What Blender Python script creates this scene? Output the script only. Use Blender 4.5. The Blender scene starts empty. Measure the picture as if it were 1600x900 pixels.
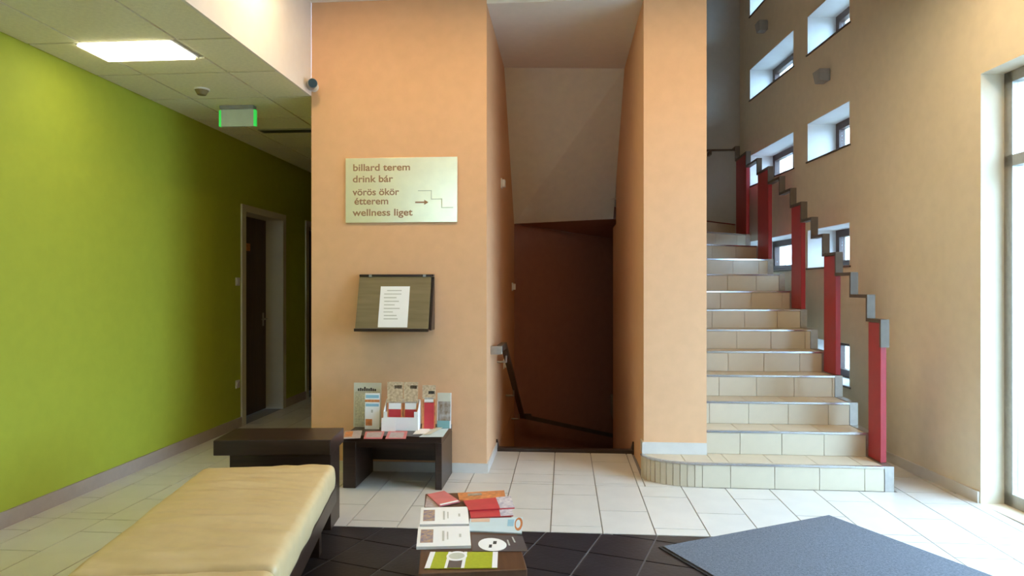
import bpy, bmesh, math, random
from mathutils import Vector, Matrix, noise

random.seed(7)
sc = bpy.context.scene
COL = sc.collection

# ------------------------------------------------------------------ camera
F_PX, CAM_H = 1050.0, 1.38
TH = math.atan(82 / F_PX)                     # the camera is turned a little to the left of the tile axis
CS, SN = math.cos(TH), math.sin(TH)
cam_data = bpy.data.cameras.new('camera')
cam_data.sensor_fit = 'HORIZONTAL'
cam_data.sensor_width = 36.0
cam_data.lens = 36.0 * F_PX / 1600.0
cam_data.clip_start = 0.05
cam = bpy.data.objects.new('camera', cam_data)
COL.objects.link(cam)
cam.location = (0, 0, CAM_H)
cam.rotation_euler = (math.radians(90), 0, TH)
sc.camera = cam

# ------------------------------------------------------------------ world (bright overcast sky) and exposure
world = bpy.data.worlds.new('sky')
sc.world = world
world.use_nodes = True
bg = world.node_tree.nodes['Background']
bg.inputs['Color'].default_value = (0.44, 0.68, 1.0, 1)
bg.inputs['Strength'].default_value = 20.0
sc.view_settings.view_transform = 'Standard'
sc.view_settings.look = 'None'
sc.view_settings.gamma = 1.0
sc.view_settings.use_curve_mapping = False
sc.view_settings.exposure = 0.0
sc.cycles.use_denoising = True
sc.cycles.max_bounces = 10
sc.cycles.diffuse_bounces = 6
sc.cycles.transparent_max_bounces = 12
sc.cycles.sample_clamp_indirect = 6.0
LAMP_W = 10.0        # watts of each lobby downlight

# ------------------------------------------------------------------ helpers
def U(x, y, z):
    """where the sight line through photo point (x, y) meets the level z (used to measure where flat things lie)"""
    a, b = (x - 800) / F_PX, (450 - y) / F_PX
    t = (z - CAM_H) / b
    return Vector(((a * CS - SN) * t, (a * SN + CS) * t, z))

def mat(name, col, rough=0.6, metal=0.0, noise_amt=0.06, noise_scale=12.0, bump=0.0, bump_scale=60.0, spec=0.5, coat=0.0,
        emit=None, emit_s=0.0, col2=None):
    m = bpy.data.materials.new(name)
    m.use_nodes = True
    nt = m.node_tree
    p = nt.nodes['Principled BSDF']
    p.inputs['Roughness'].default_value = rough
    p.inputs['Metallic'].default_value = metal
    p.inputs['Specular IOR Level'].default_value = spec
    p.inputs['Coat Weight'].default_value = coat
    tc = nt.nodes.new('ShaderNodeTexCoord')
    nz = nt.nodes.new('ShaderNodeTexNoise')
    nz.inputs['Scale'].default_value = noise_scale
    nz.inputs['Detail'].default_value = 5
    nt.links.new(tc.outputs['Object'], nz.inputs['Vector'])
    rp = nt.nodes.new('ShaderNodeValToRGB')
    c2 = col2 if col2 else tuple(min(1, c * (1 + noise_amt)) for c in col)
    c1 = col if col2 else tuple(c * (1 - noise_amt) for c in col)
    rp.color_ramp.elements[0].position = 0.3
    rp.color_ramp.elements[1].position = 0.7
    rp.color_ramp.elements[0].color = (*c1, 1)
    rp.color_ramp.elements[1].color = (*c2, 1)
    nt.links.new(nz.outputs['Fac'], rp.inputs['Fac'])
    nt.links.new(rp.outputs['Color'], p.inputs['Base Color'])
    if bump:
        n2 = nt.nodes.new('ShaderNodeTexNoise')
        n2.inputs['Scale'].default_value = bump_scale
        n2.inputs['Detail'].default_value = 4
        nt.links.new(tc.outputs['Object'], n2.inputs['Vector'])
        b = nt.nodes.new('ShaderNodeBump')
        b.inputs['Strength'].default_value = bump
        b.inputs['Distance'].default_value = 0.01
        nt.links.new(n2.outputs['Fac'], b.inputs['Height'])
        nt.links.new(b.outputs['Normal'], p.inputs['Normal'])
    if emit:
        p.inputs['Emission Color'].default_value = (*emit, 1)
        p.inputs['Emission Strength'].default_value = emit_s
    return m

def wood(name, c1, c2, rough=0.35, scale=(3, 40, 40)):
    m = mat(name, c1, rough)
    nt = m.node_tree
    nz = [n for n in nt.nodes if n.type == 'TEX_NOISE'][0]
    tc = [n for n in nt.nodes if n.type == 'TEX_COORD'][0]
    mp = nt.nodes.new('ShaderNodeMapping')
    mp.inputs['Scale'].default_value = scale
    nt.links.new(tc.outputs['Object'], mp.inputs['Vector'])
    nt.links.new(mp.outputs['Vector'], nz.inputs['Vector'])
    nz.inputs['Scale'].default_value = 1.0
    rp = [n for n in nt.nodes if n.type == 'VALTORGB'][0]
    rp.color_ramp.elements[0].color = (*c1, 1)
    rp.color_ramp.elements[1].color = (*c2, 1)
    return m

def glass_mat(name):
    m = bpy.data.materials.new(name)
    m.use_nodes = True
    nt = m.node_tree
    nt.nodes.clear()
    out = nt.nodes.new('ShaderNodeOutputMaterial')
    tr = nt.nodes.new('ShaderNodeBsdfTransparent')
    tr.inputs['Color'].default_value = (0.95, 0.98, 0.97, 1)
    gl = nt.nodes.new('ShaderNodeBsdfGlossy')
    gl.inputs['Roughness'].default_value = 0.02
    mx = nt.nodes.new('ShaderNodeMixShader')
    lw = nt.nodes.new('ShaderNodeLayerWeight')        # thin pane: a little mirror head-on, more at a glancing angle
    pw = nt.nodes.new('ShaderNodeMath'); pw.operation = 'POWER'; pw.inputs[1].default_value = 5.0
    ma = nt.nodes.new('ShaderNodeMath'); ma.operation = 'MULTIPLY_ADD'; ma.inputs[1].default_value = 0.7; ma.inputs[2].default_value = 0.05
    nt.links.new(lw.outputs['Facing'], pw.inputs[0])
    nt.links.new(pw.outputs[0], ma.inputs[0])
    nt.links.new(ma.outputs[0], mx.inputs[0])
    nt.links.new(tr.outputs[0], mx.inputs[1])
    nt.links.new(gl.outputs[0], mx.inputs[2])
    nt.links.new(mx.outputs[0], out.inputs['Surface'])
    return m

class MB:
    """collects shapes for one mesh"""
    def __init__(self, M=None):
        self.bm = bmesh.new()
        self.M = M or Matrix.Identity(4)
    def _v(self, p):
        return self.bm.verts.new(self.M @ Vector(p))
    def box(self, x0, x1, y0, y1, z0, z1, bevel=0.0, seg=2):
        vs = [self._v(p) for p in ((x0,y0,z0),(x1,y0,z0),(x1,y1,z0),(x0,y1,z0),(x0,y0,z1),(x1,y0,z1),(x1,y1,z1),(x0,y1,z1))]
        fs = [self.bm.faces.new([vs[i] for i in f]) for f in ((3,2,1,0),(4,5,6,7),(0,1,5,4),(1,2,6,5),(2,3,7,6),(3,0,4,7))]
        if bevel:
            es = list({e for f in fs for e in f.edges})
            bmesh.ops.bevel(self.bm, geom=es, offset=bevel, segments=seg, affect='EDGES', profile=0.5)
        return self
    def prism(self, poly, z0, z1):
        """poly: counter-clockwise (x, y) list"""
        a = sum(poly[i][0]*poly[(i+1)%len(poly)][1]-poly[(i+1)%len(poly)][0]*poly[i][1] for i in range(len(poly)))
        if a < 0: poly = poly[::-1]
        lo = [self._v((x, y, z0)) for x, y in poly]
        hi = [self._v((x, y, z1)) for x, y in poly]
        n = len(poly)
        self.bm.faces.new(lo[::-1]); self.bm.faces.new(hi)
        for i in range(n):
            j = (i + 1) % n
            self.bm.faces.new((lo[i], lo[j], hi[j], hi[i]))
        return self
    def hexa(self, bot, top):
        """solid between two quads given corner by corner"""
        a = [self._v(p) for p in bot]; b = [self._v(p) for p in top]
        n = len(a)
        self.bm.faces.new(a[::-1]); self.bm.faces.new(b)
        for i in range(n):
            j = (i + 1) % n
            self.bm.faces.new((a[i], a[j], b[j], b[i]))
        bmesh.ops.recalc_face_normals(self.bm, faces=self.bm.faces[:])
        return self
    def cyl(self, p0, p1, r, n=16, r1=None):
        p0, p1 = Vector(p0), Vector(p1)
        r1 = r if r1 is None else r1
        d = (p1 - p0).normalized()
        a = d.orthogonal().normalized(); b = d.cross(a)
        lo = [self._v(p0 + (a*math.cos(t)+b*math.sin(t))*r) for t in (2*math.pi*i/n for i in range(n))]
        hi = [self._v(p1 + (a*math.cos(t)+b*math.sin(t))*r1) for t in (2*math.pi*i/n for i in range(n))]
        self.bm.faces.new(lo[::-1]); self.bm.faces.new(hi)
        for i in range(n):
            j = (i+1) % n
            self.bm.faces.new((lo[i], lo[j], hi[j], hi[i]))
        return self
    def tube(self, pts, r, n=10):
        for a, b in zip(pts, pts[1:]): self.cyl(a, b, r, n)
        for p in pts[1:-1]: self.ball(p, r)
        return self
    def ball(self, c, r, sx=1, sy=1, sz=1, u=14, v=8):
        M = self.M @ Matrix.Translation(c) @ Matrix.Diagonal((r*sx, r*sy, r*sz, 1))
        bmesh.ops.create_uvsphere(self.bm, u_segments=u, v_segments=v, radius=1.0, matrix=M)
        return self
    def quad(self, pts):
        self.bm.faces.new([self._v(p) for p in pts]); return self
    def build(self, name, material, parent=None, smooth=False, origin=None):
        me = bpy.data.meshes.new(name)
        if origin is not None:
            bmesh.ops.translate(self.bm, verts=self.bm.verts[:], vec=-Vector(origin))
        self.bm.to_mesh(me); self.bm.free()
        if smooth:
            for p in me.polygons: p.use_smooth = True
        me.materials.append(material)
        o = bpy.data.objects.new(name, me)
        COL.objects.link(o)
        if origin is not None: o.location = origin
        if parent is not None: o.parent = parent
        return o

def tag(o, label, cat, group=None):
    o['label'] = label; o['category'] = cat
    if group: o['group'] = group
    return o

def empty(name, label, cat, loc=(0, 0, 0), rz=0.0, group=None):
    o = bpy.data.objects.new(name, None)
    o.empty_display_size = 0.1
    COL.objects.link(o)
    o.location = loc; o.rotation_euler = (0, 0, rz)
    return tag(o, label, cat, group)

def struct(o, label=None):
    o['kind'] = 'structure'
    if label: o['label'] = label
    return o

def clip(poly, a, b, c):
    """keep the part of a convex polygon where a*x + b*y <= c"""
    out = []
    for i in range(len(poly)):
        p, q = poly[i], poly[(i+1) % len(poly)]
        dp, dq = a*p[0]+b*p[1]-c, a*q[0]+b*q[1]-c
        if dp <= 0: out.append(p)
        if (dp < 0 < dq) or (dq < 0 < dp):
            t = dp/(dp-dq); out.append((p[0]+(q[0]-p[0])*t, p[1]+(q[1]-p[1])*t))
    return out

def area(poly):
    return abs(sum(poly[i][0]*poly[(i+1)%len(poly)][1]-poly[(i+1)%len(poly)][0]*poly[i][1] for i in range(len(poly))))/2

def inset(poly, d):
    """shrink a convex polygon by moving each side inwards"""
    a = sum(poly[i][0]*poly[(i+1)%len(poly)][1]-poly[(i+1)%len(poly)][0]*poly[i][1] for i in range(len(poly)))
    if a < 0: poly = poly[::-1]
    res = poly[:]
    n = len(poly)
    for i in range(n):
        p, q = poly[i], poly[(i+1) % n]
        ex, ey = q[0]-p[0], q[1]-p[1]
        l = math.hypot(ex, ey)
        if l < 1e-6: continue
        nx, ny = ey/l, -ex/l
        res = clip(res, nx, ny, nx*p[0]+ny*p[1]-d)
        if len(res) < 3: return []
    return res

def grid_wall(mb, us, zs, holes, t0, t1, axis):
    """wall slab with rectangular holes; axis 'x': slab between x=t0..t1, u runs along y; axis 'y': slab between y=t0..t1, u along x"""
    us = sorted(set(us + [h[0] for h in holes] + [h[1] for h in holes]))
    zs = sorted(set(zs + [h[2] for h in holes] + [h[3] for h in holes]))
    def solid(i, j):
        if i < 0 or j < 0 or i >= len(us)-1 or j >= len(zs)-1: return False
        u, z = (us[i]+us[i+1])/2, (zs[j]+zs[j+1])/2
        return not any(h[0] < u < h[1] and h[2] < z < h[3] for h in holes)
    P = (lambda t, u, z: (t, u, z)) if axis == 'x' else (lambda t, u, z: (u, t, z))
    for i in range(len(us)-1):
        for j in range(len(zs)-1):
            if not solid(i, j): continue
            a, b, c, d = us[i], us[i+1], zs[j], zs[j+1]
            mb.quad([P(t0,a,c), P(t0,b,c), P(t0,b,d), P(t0,a,d)])
            mb.quad([P(t1,a,c), P(t1,b,c), P(t1,b,d), P(t1,a,d)])
            for ok, q in ((solid(i-1,j), (a,c,a,d)), (solid(i+1,j), (b,c,b,d)), (solid(i,j-1), (a,c,b,c)), (solid(i,j+1), (a,d,b,d))):
                if not ok:
                    mb.quad([P(t0,q[0],q[1]), P(t0,q[2],q[3]), P(t1,q[2],q[3]), P(t1,q[0],q[1])])
    bmesh.ops.remove_doubles(mb.bm, verts=mb.bm.verts[:], dist=1e-5)
    bmesh.ops.recalc_face_normals(mb.bm, faces=mb.bm.faces[:])
    return mb

RZ = Matrix.Rotation(TH, 4, 'Z')              # the right-hand wall runs along the camera's own direction

# ------------------------------------------------------------------ materials
M = {}
M['orange'] = mat('orange_paint', (0.74, 0.43, 0.23), 0.75, noise_amt=0.03, bump=0.06, bump_scale=220)
M['green'] = mat('lime_green_paint', (0.42, 0.46, 0.035), 0.7, noise_amt=0.03, bump=0.05, bump_scale=220)
M['white'] = mat('white_paint', (0.80, 0.74, 0.66), 0.8, noise_amt=0.02, bump=0.04, bump_scale=200)
M['beige'] = mat('beige_paint', (0.76, 0.655, 0.49), 0.8, noise_amt=0.03, bump=0.05, bump_scale=200)
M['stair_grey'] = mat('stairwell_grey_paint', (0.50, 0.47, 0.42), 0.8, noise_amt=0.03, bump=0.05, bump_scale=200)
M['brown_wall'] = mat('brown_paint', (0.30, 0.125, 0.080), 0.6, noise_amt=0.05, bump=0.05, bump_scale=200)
M['tile'] = mat('cream_floor_tile', (0.67, 0.635, 0.57), 0.28, noise_amt=0.04, noise_scale=6, bump=0.02, bump_scale=90)
M['stile'] = mat('cream_stair_tile', (0.60, 0.51, 0.37), 0.33, noise_amt=0.05, noise_scale=6, bump=0.02, bump_scale=90)
M['dtile'] = mat('dark_slate_tile', (0.020, 0.018, 0.022), 0.38, noise_amt=0.35, noise_scale=9, bump=0.12, bump_scale=40)
M['grout'] = mat('tile_grout', (0.30, 0.28, 0.26), 0.9, noise_amt=0.1, noise_scale=30)
M['dgrout'] = mat('dark_tile_grout', (0.17, 0.17, 0.19), 0.9, noise_amt=0.1, noise_scale=30)
M['sgrout'] = mat('stair_grout', (0.44, 0.37, 0.27), 0.9, noise_amt=0.1, noise_scale=30)
M['reveal'] = mat('white_reveal_paint', (0.80, 0.79, 0.76), 0.8, noise_amt=0.02)
M['base'] = mat('skirting_tile', (0.66, 0.62, 0.56), 0.35, noise_amt=0.04)
M['base_dark'] = mat('corridor_skirting', (0.42, 0.33, 0.27), 0.4, noise_amt=0.05)
M['panel'] = mat('mineral_ceiling_panel', (0.82, 0.77, 0.57), 0.9, noise_amt=0.05, noise_scale=40, bump=0.2, bump_scale=120)
M['gridbar'] = mat('ceiling_grid_bar', (0.40, 0.37, 0.28), 0.6)
M['dwood'] = wood('wenge_wood', (0.020, 0.010, 0.007), (0.040, 0.020, 0.013), 0.32)
M['mwood'] = wood('table_brown_wood', (0.075, 0.030, 0.014), (0.12, 0.052, 0.024), 0.4, (40, 3, 40))
M['door'] = wood('dark_door_wood', (0.045, 0.016, 0.010), (0.075, 0.028, 0.016), 0.4, (30, 30, 2))
M['frame'] = mat('cream_door_frame', (0.62, 0.56, 0.42), 0.5, noise_amt=0.02)
M['wframe'] = wood('brown_window_frame', (0.05, 0.022, 0.016), (0.08, 0.038, 0.026), 0.45)
M['steel'] = mat('brushed_steel', (0.42, 0.39, 0.35), 0.38, metal=0.85, noise_amt=0.08, noise_scale=30)
M['darksteel'] = mat('dark_bronze_steel', (0.13, 0.10, 0.075), 0.42, metal=0.6, noise_amt=0.1)
M['nosing'] = mat('aluminium_nosing', (0.62, 0.62, 0.64), 0.25, metal=0.9)
M['red'] = mat('red_lacquer_panel', (0.36, 0.018, 0.026), 0.4, noise_amt=0.05)
M['sign'] = mat('polished_brass_sign', (0.95, 0.89, 0.58), 0.28, metal=0.55, noise_amt=0.03)
M['sign_text'] = mat('sign_lettering', (0.36, 0.20, 0.08), 0.6)
M['sign_line'] = mat('sign_pale_line', (0.62, 0.58, 0.34), 0.5)
M['box_panel'] = wood('olive_wood_panel', (0.17, 0.125, 0.055), (0.22, 0.165, 0.08), 0.5)
M['paper'] = mat('white_paper', (0.90, 0.90, 0.88), 0.7, noise_amt=0.01)
M['print'] = mat('grey_print', (0.55, 0.55, 0.50), 0.8)
M['print_dark'] = mat('black_print', (0.05, 0.045, 0.04), 0.8)
M['cushion'] = mat('beige_cushion_fabric', (0.66, 0.49, 0.25), 0.42, noise_amt=0.04, noise_scale=18, bump=0.05, bump_scale=300)
M['seam'] = mat('cushion_piping', (0.52, 0.36, 0.16), 0.7)
M['rug'] = mat('grey_mat_pile', (0.135, 0.145, 0.165), 0.95, noise_amt=0.25, noise_scale=90, bump=0.6, bump_scale=260)
M['rug_edge'] = mat('black_mat_edge', (0.03, 0.032, 0.038), 0.8)
M['plastic_white'] = mat('white_plastic', (0.75, 0.73, 0.68), 0.4, noise_amt=0.01)
M['plastic_grey'] = mat('grey_plastic', (0.33, 0.32, 0.30), 0.45)
M['plastic_dark'] = mat('dark_plastic', (0.03, 0.03, 0.03), 0.35)
M['lens'] = mat('camera_lens_glass', (0.03, 0.06, 0.08), 0.08)
M['glass'] = glass_mat('window_glass')
M['acrylic'] = mat('exit_sign_acrylic', (0.45, 0.50, 0.36), 0.25, emit=(0.5, 0.55, 0.4), emit_s=0.12)
M['exit_green'] = mat('exit_sign_lit_edge', (0.05, 0.6, 0.1), 0.4, emit=(0.05, 0.9, 0.12), emit_s=0.5)
M['tube'] = mat('lit_fluorescent_diffuser', (0.9, 0.9, 0.8), 0.5, emit=(1.0, 0.93, 0.66), emit_s=10.0)
M['lampglow'] = mat('lit_downlight_lens', (0.9, 0.85, 0.7), 0.5, emit=(1.0, 0.80, 0.52), emit_s=20.0)
M['lit_red'] = mat('brochure_red', (0.56, 0.045, 0.055), 0.4, noise_amt=0.1)
M['lit_pink'] = mat('brochure_rose', (0.62, 0.16, 0.16), 0.4, noise_amt=0.12)
M['lit_orange'] = mat('brochure_orange', (0.60, 0.22, 0.07), 0.4, noise_amt=0.3, noise_scale=40)
M['lit_cream'] = mat('brochure_cream_photo', (0.78, 0.62, 0.40), 0.4, col2=(0.45, 0.30, 0.18), noise_scale=60)
M['lit_blue'] = mat('brochure_pale_blue', (0.62, 0.76, 0.80), 0.4, noise_amt=0.03)
M['lit_teal'] = mat('brochure_teal', (0.22, 0.42, 0.42), 0.4)
M['lit_mid'] = mat('brochure_sky_blue', (0.30, 0.55, 0.68), 0.4)
M['lit_green'] = mat('leaflet_lime', (0.42, 0.46, 0.02), 0.4, noise_amt=0.08, noise_scale=70)
M['lit_grey'] = mat('leaflet_dark_grey', (0.10, 0.085, 0.085), 0.3)
M['photo'] = mat('printed_photo_mix', (0.16, 0.15, 0.30), 0.4, col2=(0.62, 0.42, 0.20), noise_scale=70)
M['photo2'] = mat('printed_food_photo', (0.80, 0.74, 0.74), 0.4, col2=(0.35, 0.32, 0.42), noise_scale=55)
M['photo3'] = mat('printed_house_photo', (0.20, 0.12, 0.05), 0.4, col2=(0.50, 0.46, 0.42), noise_scale=28)
M['lit_lilac'] = mat('brochure_lilac_grey', (0.46, 0.38, 0.38), 0.4, noise_amt=0.2, noise_scale=50)
M['pale'] = mat('pale_board', (0.62, 0.60, 0.48), 0.6, noise_amt=0.03)
M['asphalt'] = mat('outdoor_paving', (0.30, 0.30, 0.30), 0.9, noise_amt=0.15)

# ------------------------------------------------------------------ key dimensions
Y0 = 4.98                  # front face of the orange walls
XL0, XL1 = -1.92, -0.578   # left orange wall
XR0, XR1 = 0.578, 1.03     # right orange pier
ZLOB, ZCOR, ZTOP = 3.55, 2.845, 6.9
XG = -3.22                 # green wall
DW = 3.0                   # right wall: distance to the right of the camera line
RISE = 0.1685
YRI = [4.74,5.02,5.30,5.58,5.85,6.11,6.37,6.66,6.99,7.37,7.79,8.25,8.75]
YLE = [4.74,5.02,5.29,5.56,5.82,6.07,6.31,6.54,6.76,6.97,7.17,7.37,7.57]
XS0, XS1 = 1.032, 2.16     # flight of stairs
YFAR = 9.05
YB = 3.805                 # border between dark and cream tiles
YPIT = 5.72                # where the basement stairs begin

# ------------------------------------------------------------------ floor
TZ = 0.008                 # tile thickness
fl = MB()
fl.box(-3.5, 3.6, 2.2, YPIT, -0.25, -TZ)
fl.box(-3.5, XL0+0.1, YPIT, 11.4, -0.25, -TZ)
fl.box(XR0+0.02, 3.6, YPIT, 9.4, -0.25, -TZ)
floor = struct(fl.build('floor', M['grout']), 'cream and dark slate tiled lobby floor')
# dark slate bedding under the rotated dark tiles
DX0, DX1 = -1.95, 1.30
MB().prism([(DX0, 2.2), (DX1, 2.2), (DX1, YB), (DX0, YB)], -TZ, -TZ+0.003).build('dark_grout_bed', M['dgrout'], floor)
lo = MB(); lo.box(-3.5, 3.6, -3.0, 2.2, -0.25, 0)
struct(lo.build('floor_entrance', M['tile']), 'cream floor behind the camera')

def tile(poly, name, material, parent, z0, z1, gap=0.0035):
    p = inset(poly, gap)
    if len(p) < 3 or area(p) < 4e-4: return None
    cx = sum(q[0] for q in p)/len(p); cy = sum(q[1] for q in p)/len(p)
    m = MB(); m.prism(p, z0, z1)
    return m.build(name, material, parent, origin=(cx, cy, z1))

TW, TL = 0.2955, 0.590
def cream_tiles(x0, x1, y0, y1, holes=()):
    k0 = int(math.floor((x0-0.216)/TW)); k1 = int(math.ceil((x1-0.216)/TW))
    for k in range(k0, k1):
        a, b = 0.216+k*TW, 0.216+(k+1)*TW
        ph = 4.195 if k % 2 == 0 else 3.912
        j0 = int(math.floor((y0-ph)/TL)); j1 = int(math.ceil((y1-ph)/TL))
        for j in range(j0, j1):
            c, d = ph+j*TL, ph+(j+1)*TL
            q = [(max(a,x0), max(c,y0)), (min(b,x1), max(c,y0)), (min(b,x1), min(d,y1)), (max(a,x0), min(d,y1))]
            if q[1][0]-q[0][0] < 0.01 or q[2][1]-q[1][1] < 0.01: continue
            tile(q, 'floor_tile', M['tile'], floor, -TZ, 0.0)
cream_tiles(XG, 2.66, YB, 4.731)
cream_tiles(XG, 0.56, 4.731, Y0)
cream_tiles(0.56, 1.0, 4.731, Y0-0.005)
cream_tiles(XL1, 0.56, Y0, YPIT)
cream_tiles(2.24, 2.62, 4.731, 6.2)
cream_tiles(XG, XL0, Y0, 9.6)
cream_tiles(XG, DX0, 2.6, YB)
cream_tiles(DX1, 2.74, 2.9, YB)
# dark tiles, laid turned by about 17 degrees
ang = math.radians(-17.6); N0 = (0.121, 3.531); S = 0.297
ex, ey = (math.cos(ang), math.sin(ang)), (-math.sin(ang), math.cos(ang))
for i in range(-9, 7):
    for j in range(-5, 5):
        P = lambda u, v: (N0[0]+ex[0]*u*S+ey[0]*v*S, N0[1]+ex[1]*u*S+ey[1]*v*S)
        q = [P(i,j), P(i+1,j), P(i+1,j+1), P(i,j+1)]
        for cl in ((0,1,YB), (0,-1,-2.5), (1,0,DX1), (-1,0,-DX0)):
            q = clip(q, *cl)
            if len(q) < 3: break
        if len(q) >= 3: tile(q, 'slate_tile', M['dtile'], floor, -TZ+0.0035, 0.0, 0.005)

# ------------------------------------------------------------------ walls
# green wall with two doorways
DOORS = [(6.53, 7.47), (8.20, 9.10)]
gw = grid_wall(MB(), [-3.0, 11.2], [0, ZLOB+0.1], [(a, b, -0.001, 2.17) for a, b in DOORS], XG-0.32, XG, 'x')
struct(gw.build('wall_left', M['green']), 'lime green corridor wall')
# orange walls: left block, right pier, the wall above the lobby ceiling
m = MB(); m.box(XL0, XL1, Y0, 9.3, 0, ZTOP); m.box(XL0, XL0+0.3, 9.3, 11.2, 0, ZTOP); m.box(XL0+0.2, XL1, YPIT-0.2, 9.3, -2.8, -0.01)
struct(m.build('wall_front', M['orange']), 'orange lobby wall')
m = MB(); m.box(XR0, XR1, Y0, 7.62, 0, ZTOP); m.box(XR0, XR1, YPIT-0.2, 8.1, -2.8, 0); m.box(XR0, XR1, 7.62, 8.1, 0, 2.1)
struct(m.build('wall_middle', M['orange']), 'orange pier between the stairs')
m = MB(); m.box(XL1, XR0, Y0, Y0+0.2, ZLOB+0.051, ZTOP); m.box(XR1, 3.3, Y0, Y0+0.15, ZLOB+0.0, ZTOP)
struct(m.build('wall_upper', M['beige']), 'wall above the lobby ceiling')
# right wall with small deep windows; it runs parallel to the view
WCOLS = [(7.16, 8.47), (5.97, 6.82)]
WROWS = [0.50, 1.58, 2.66, 3.745, 4.80]
WH = 0.385
holes = [(a, b, z, z+WH) for a, b in WCOLS for z in WROWS]
ENT = (1.75, 4.30, 0.0, 2.75)
holes.append(ENT[:2] + (-0.001, ENT[3]))
rw = grid_wall(MB(RZ), [-3.2, 9.5], [-0.05, ZTOP], holes, DW, DW+0.42, 'x')
struct(rw.build('wall_right', M['beige']), 'beige stairwell wall with small deep windows')
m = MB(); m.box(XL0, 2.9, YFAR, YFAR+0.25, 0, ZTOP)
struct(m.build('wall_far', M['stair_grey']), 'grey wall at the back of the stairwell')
# back wall of the lobby behind the camera with a high strip window
bw = grid_wall(MB(), [-3.6, 3.6], [0, ZLOB+0.1], [(-2.55, -1.30, 2.35, 3.35)], -2.95, -2.7, 'y')
struct(bw.build('wall_back', M['white']), 'white lobby wall behind the camera')
m = MB(); m.box(XG-0.32, XL0+0.1, 11.0, 11.2, 0, ZCOR+0.2)
struct(m.build('wall_corridor_end', M['brown_wall']), 'dark wall at the corridor end')
# brown wall of the basement stairs (set at an angle) and what closes the pit
m = MB()
m.hexa([(-0.60,7.72,-2.8),(1.10,9.30,-2.8),(1.10,9.50,-2.8),(-0.60,7.95,-2.8)], [(-0.60,7.72,2.12),(1.10,9.30,1.98),(1.10,9.50,1.98),(-0.60,7.95,2.12)])
struct(m.build('wall_niche', M['brown_wall']), 'brown wall behind the basement stairs')
m = MB(); m.box(1.03, 1.15, 8.0, 9.5, -2.8, 2.0); m.box(-0.8, 1.15, 5.5, 9.5, -2.95, -2.8); m.box(-0.8, 1.15, 5.5, 5.6, -2.8, -0.25)
struct(m.build('wall_pit', M['brown_wall']), 'basement stair enclosure')

# ------------------------------------------------------------------ ceilings
m = MB(); m.box(XL0-0.12, 3.6, -3.0, Y0-0.0005, ZLOB, ZLOB+0.12)
struct(m.build('ceiling', M['white']), 'white lobby ceiling')
m = MB(); m.box(XL0-0.02, XL0, -3.0, Y0-0.0005, ZCOR-0.005, ZLOB-0.0005)
struct(m.build('trim_bulkhead', M['white']), 'white ceiling drop beside the corridor')
m = MB(); m.box(-3.7, 3.3, Y0-0.3, 9.6, ZTOP, ZTOP+0.15)
struct(m.build('ceiling_stairwell', M['white']), 'stairwell roof')
# niche: level ceiling, sloping stair underside, dark wedge under the winders
m = MB(); m.box(XL1, XR0, Y0+0.0, 6.60, ZLOB-0.05, ZLOB+0.05)
struct(m.build('ceiling_niche', M['white']), 'white ceiling over the basement stairs')
m = MB()
m.hexa([(XL1,6.44,3.50),(XR0,6.56,3.50),(XR0,8.05,2.20),(XL1,7.72,2.12)], [(XL1,6.8,3.75),(XR0,6.9,3.75),(XR0,8.3,2.45),(XL1,8.0,2.45)])
struct(m.build('trim_soffit', mat('soffit_paint', (0.78, 0.73, 0.58), 0.85, noise_amt=0.03)), 'sloping underside of the upper stairs')
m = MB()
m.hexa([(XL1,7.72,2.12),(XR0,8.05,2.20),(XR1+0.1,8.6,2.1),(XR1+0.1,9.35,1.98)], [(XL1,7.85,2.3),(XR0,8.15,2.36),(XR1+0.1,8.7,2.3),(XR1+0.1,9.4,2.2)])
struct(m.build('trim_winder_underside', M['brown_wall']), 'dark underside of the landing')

# corridor ceiling: slab with lay-in panels
m = MB(); m.box(XG-0.3, XL0-0.0205, -3.0, 11.2, ZCOR+0.012, ZCOR+0.12); m.box(XL0-0.0205, XL0-0.0005, Y0+0.001, 11.2, ZCOR+0.012, ZCOR+0.12)
cc = struct(m.build('ceiling_corridor', M['gridbar']), 'corridor ceiling grid')
GX = [XG, -2.88, -2.28, XL0]
GY = [2.60+0.6*k for k in range(13)]
for i in range(3):
    for j in range(12):
        a, b, c, d = GX[i], GX[i+1], GY[j], GY[j+1]
        if i == 1 and abs(c-3.8) < 0.05: c = 4.11          # the luminaire takes half of this bay
        m = MB(); m.box(a+0.008, b-0.008, c+0.008, d-0.008, ZCOR, ZCOR+0.011)
        m.build('ceiling_panel', M['panel'], cc, origin=((a+b)/2, (c+d)/2, ZCOR))

# ------------------------------------------------------------------ skirting
m = MB(); m.box(XL0-0.012, XL1+0.012, Y0-0.012, Y0-0.0005, 0, 0.072); m.box(XL1+0.0005, XL1+0.012, Y0-0.0005, YPIT-0.03, 0, 0.072); m.box(XL0-0.012, XL0-0.0005, Y0-0.0005, 11.0, 0, 0.072)
struct(m.build('baseboard_front', M['base']), 'cream tile skirting of the orange wall')
m = MB(); m.box(XR0-0.012, XR1, Y0-0.012, Y0-0.0005, RISE+0.001, RISE+0.085); m.box(XR0-0.012, XR0-0.0005, Y0-0.0005, Y0+0.1, RISE+0.001, RISE+0.085)
struct(m.build('baseboard_middle', M['base']), 'cream tile skirting of the orange pier')
m = MB()
for a, b in ((-2.6, DOORS[0][0]-0.06), (DOORS[0][1]+0.06, DOORS[1][0]-0.06), (DOORS[1][1]+0.06, 11.0)):
    m.box(XG+0.0005, XG+0.014, a, b, 0, 0.095)
struct(m.build('baseboard_left', M['base_dark']), 'skirting along the green wall')
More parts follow.
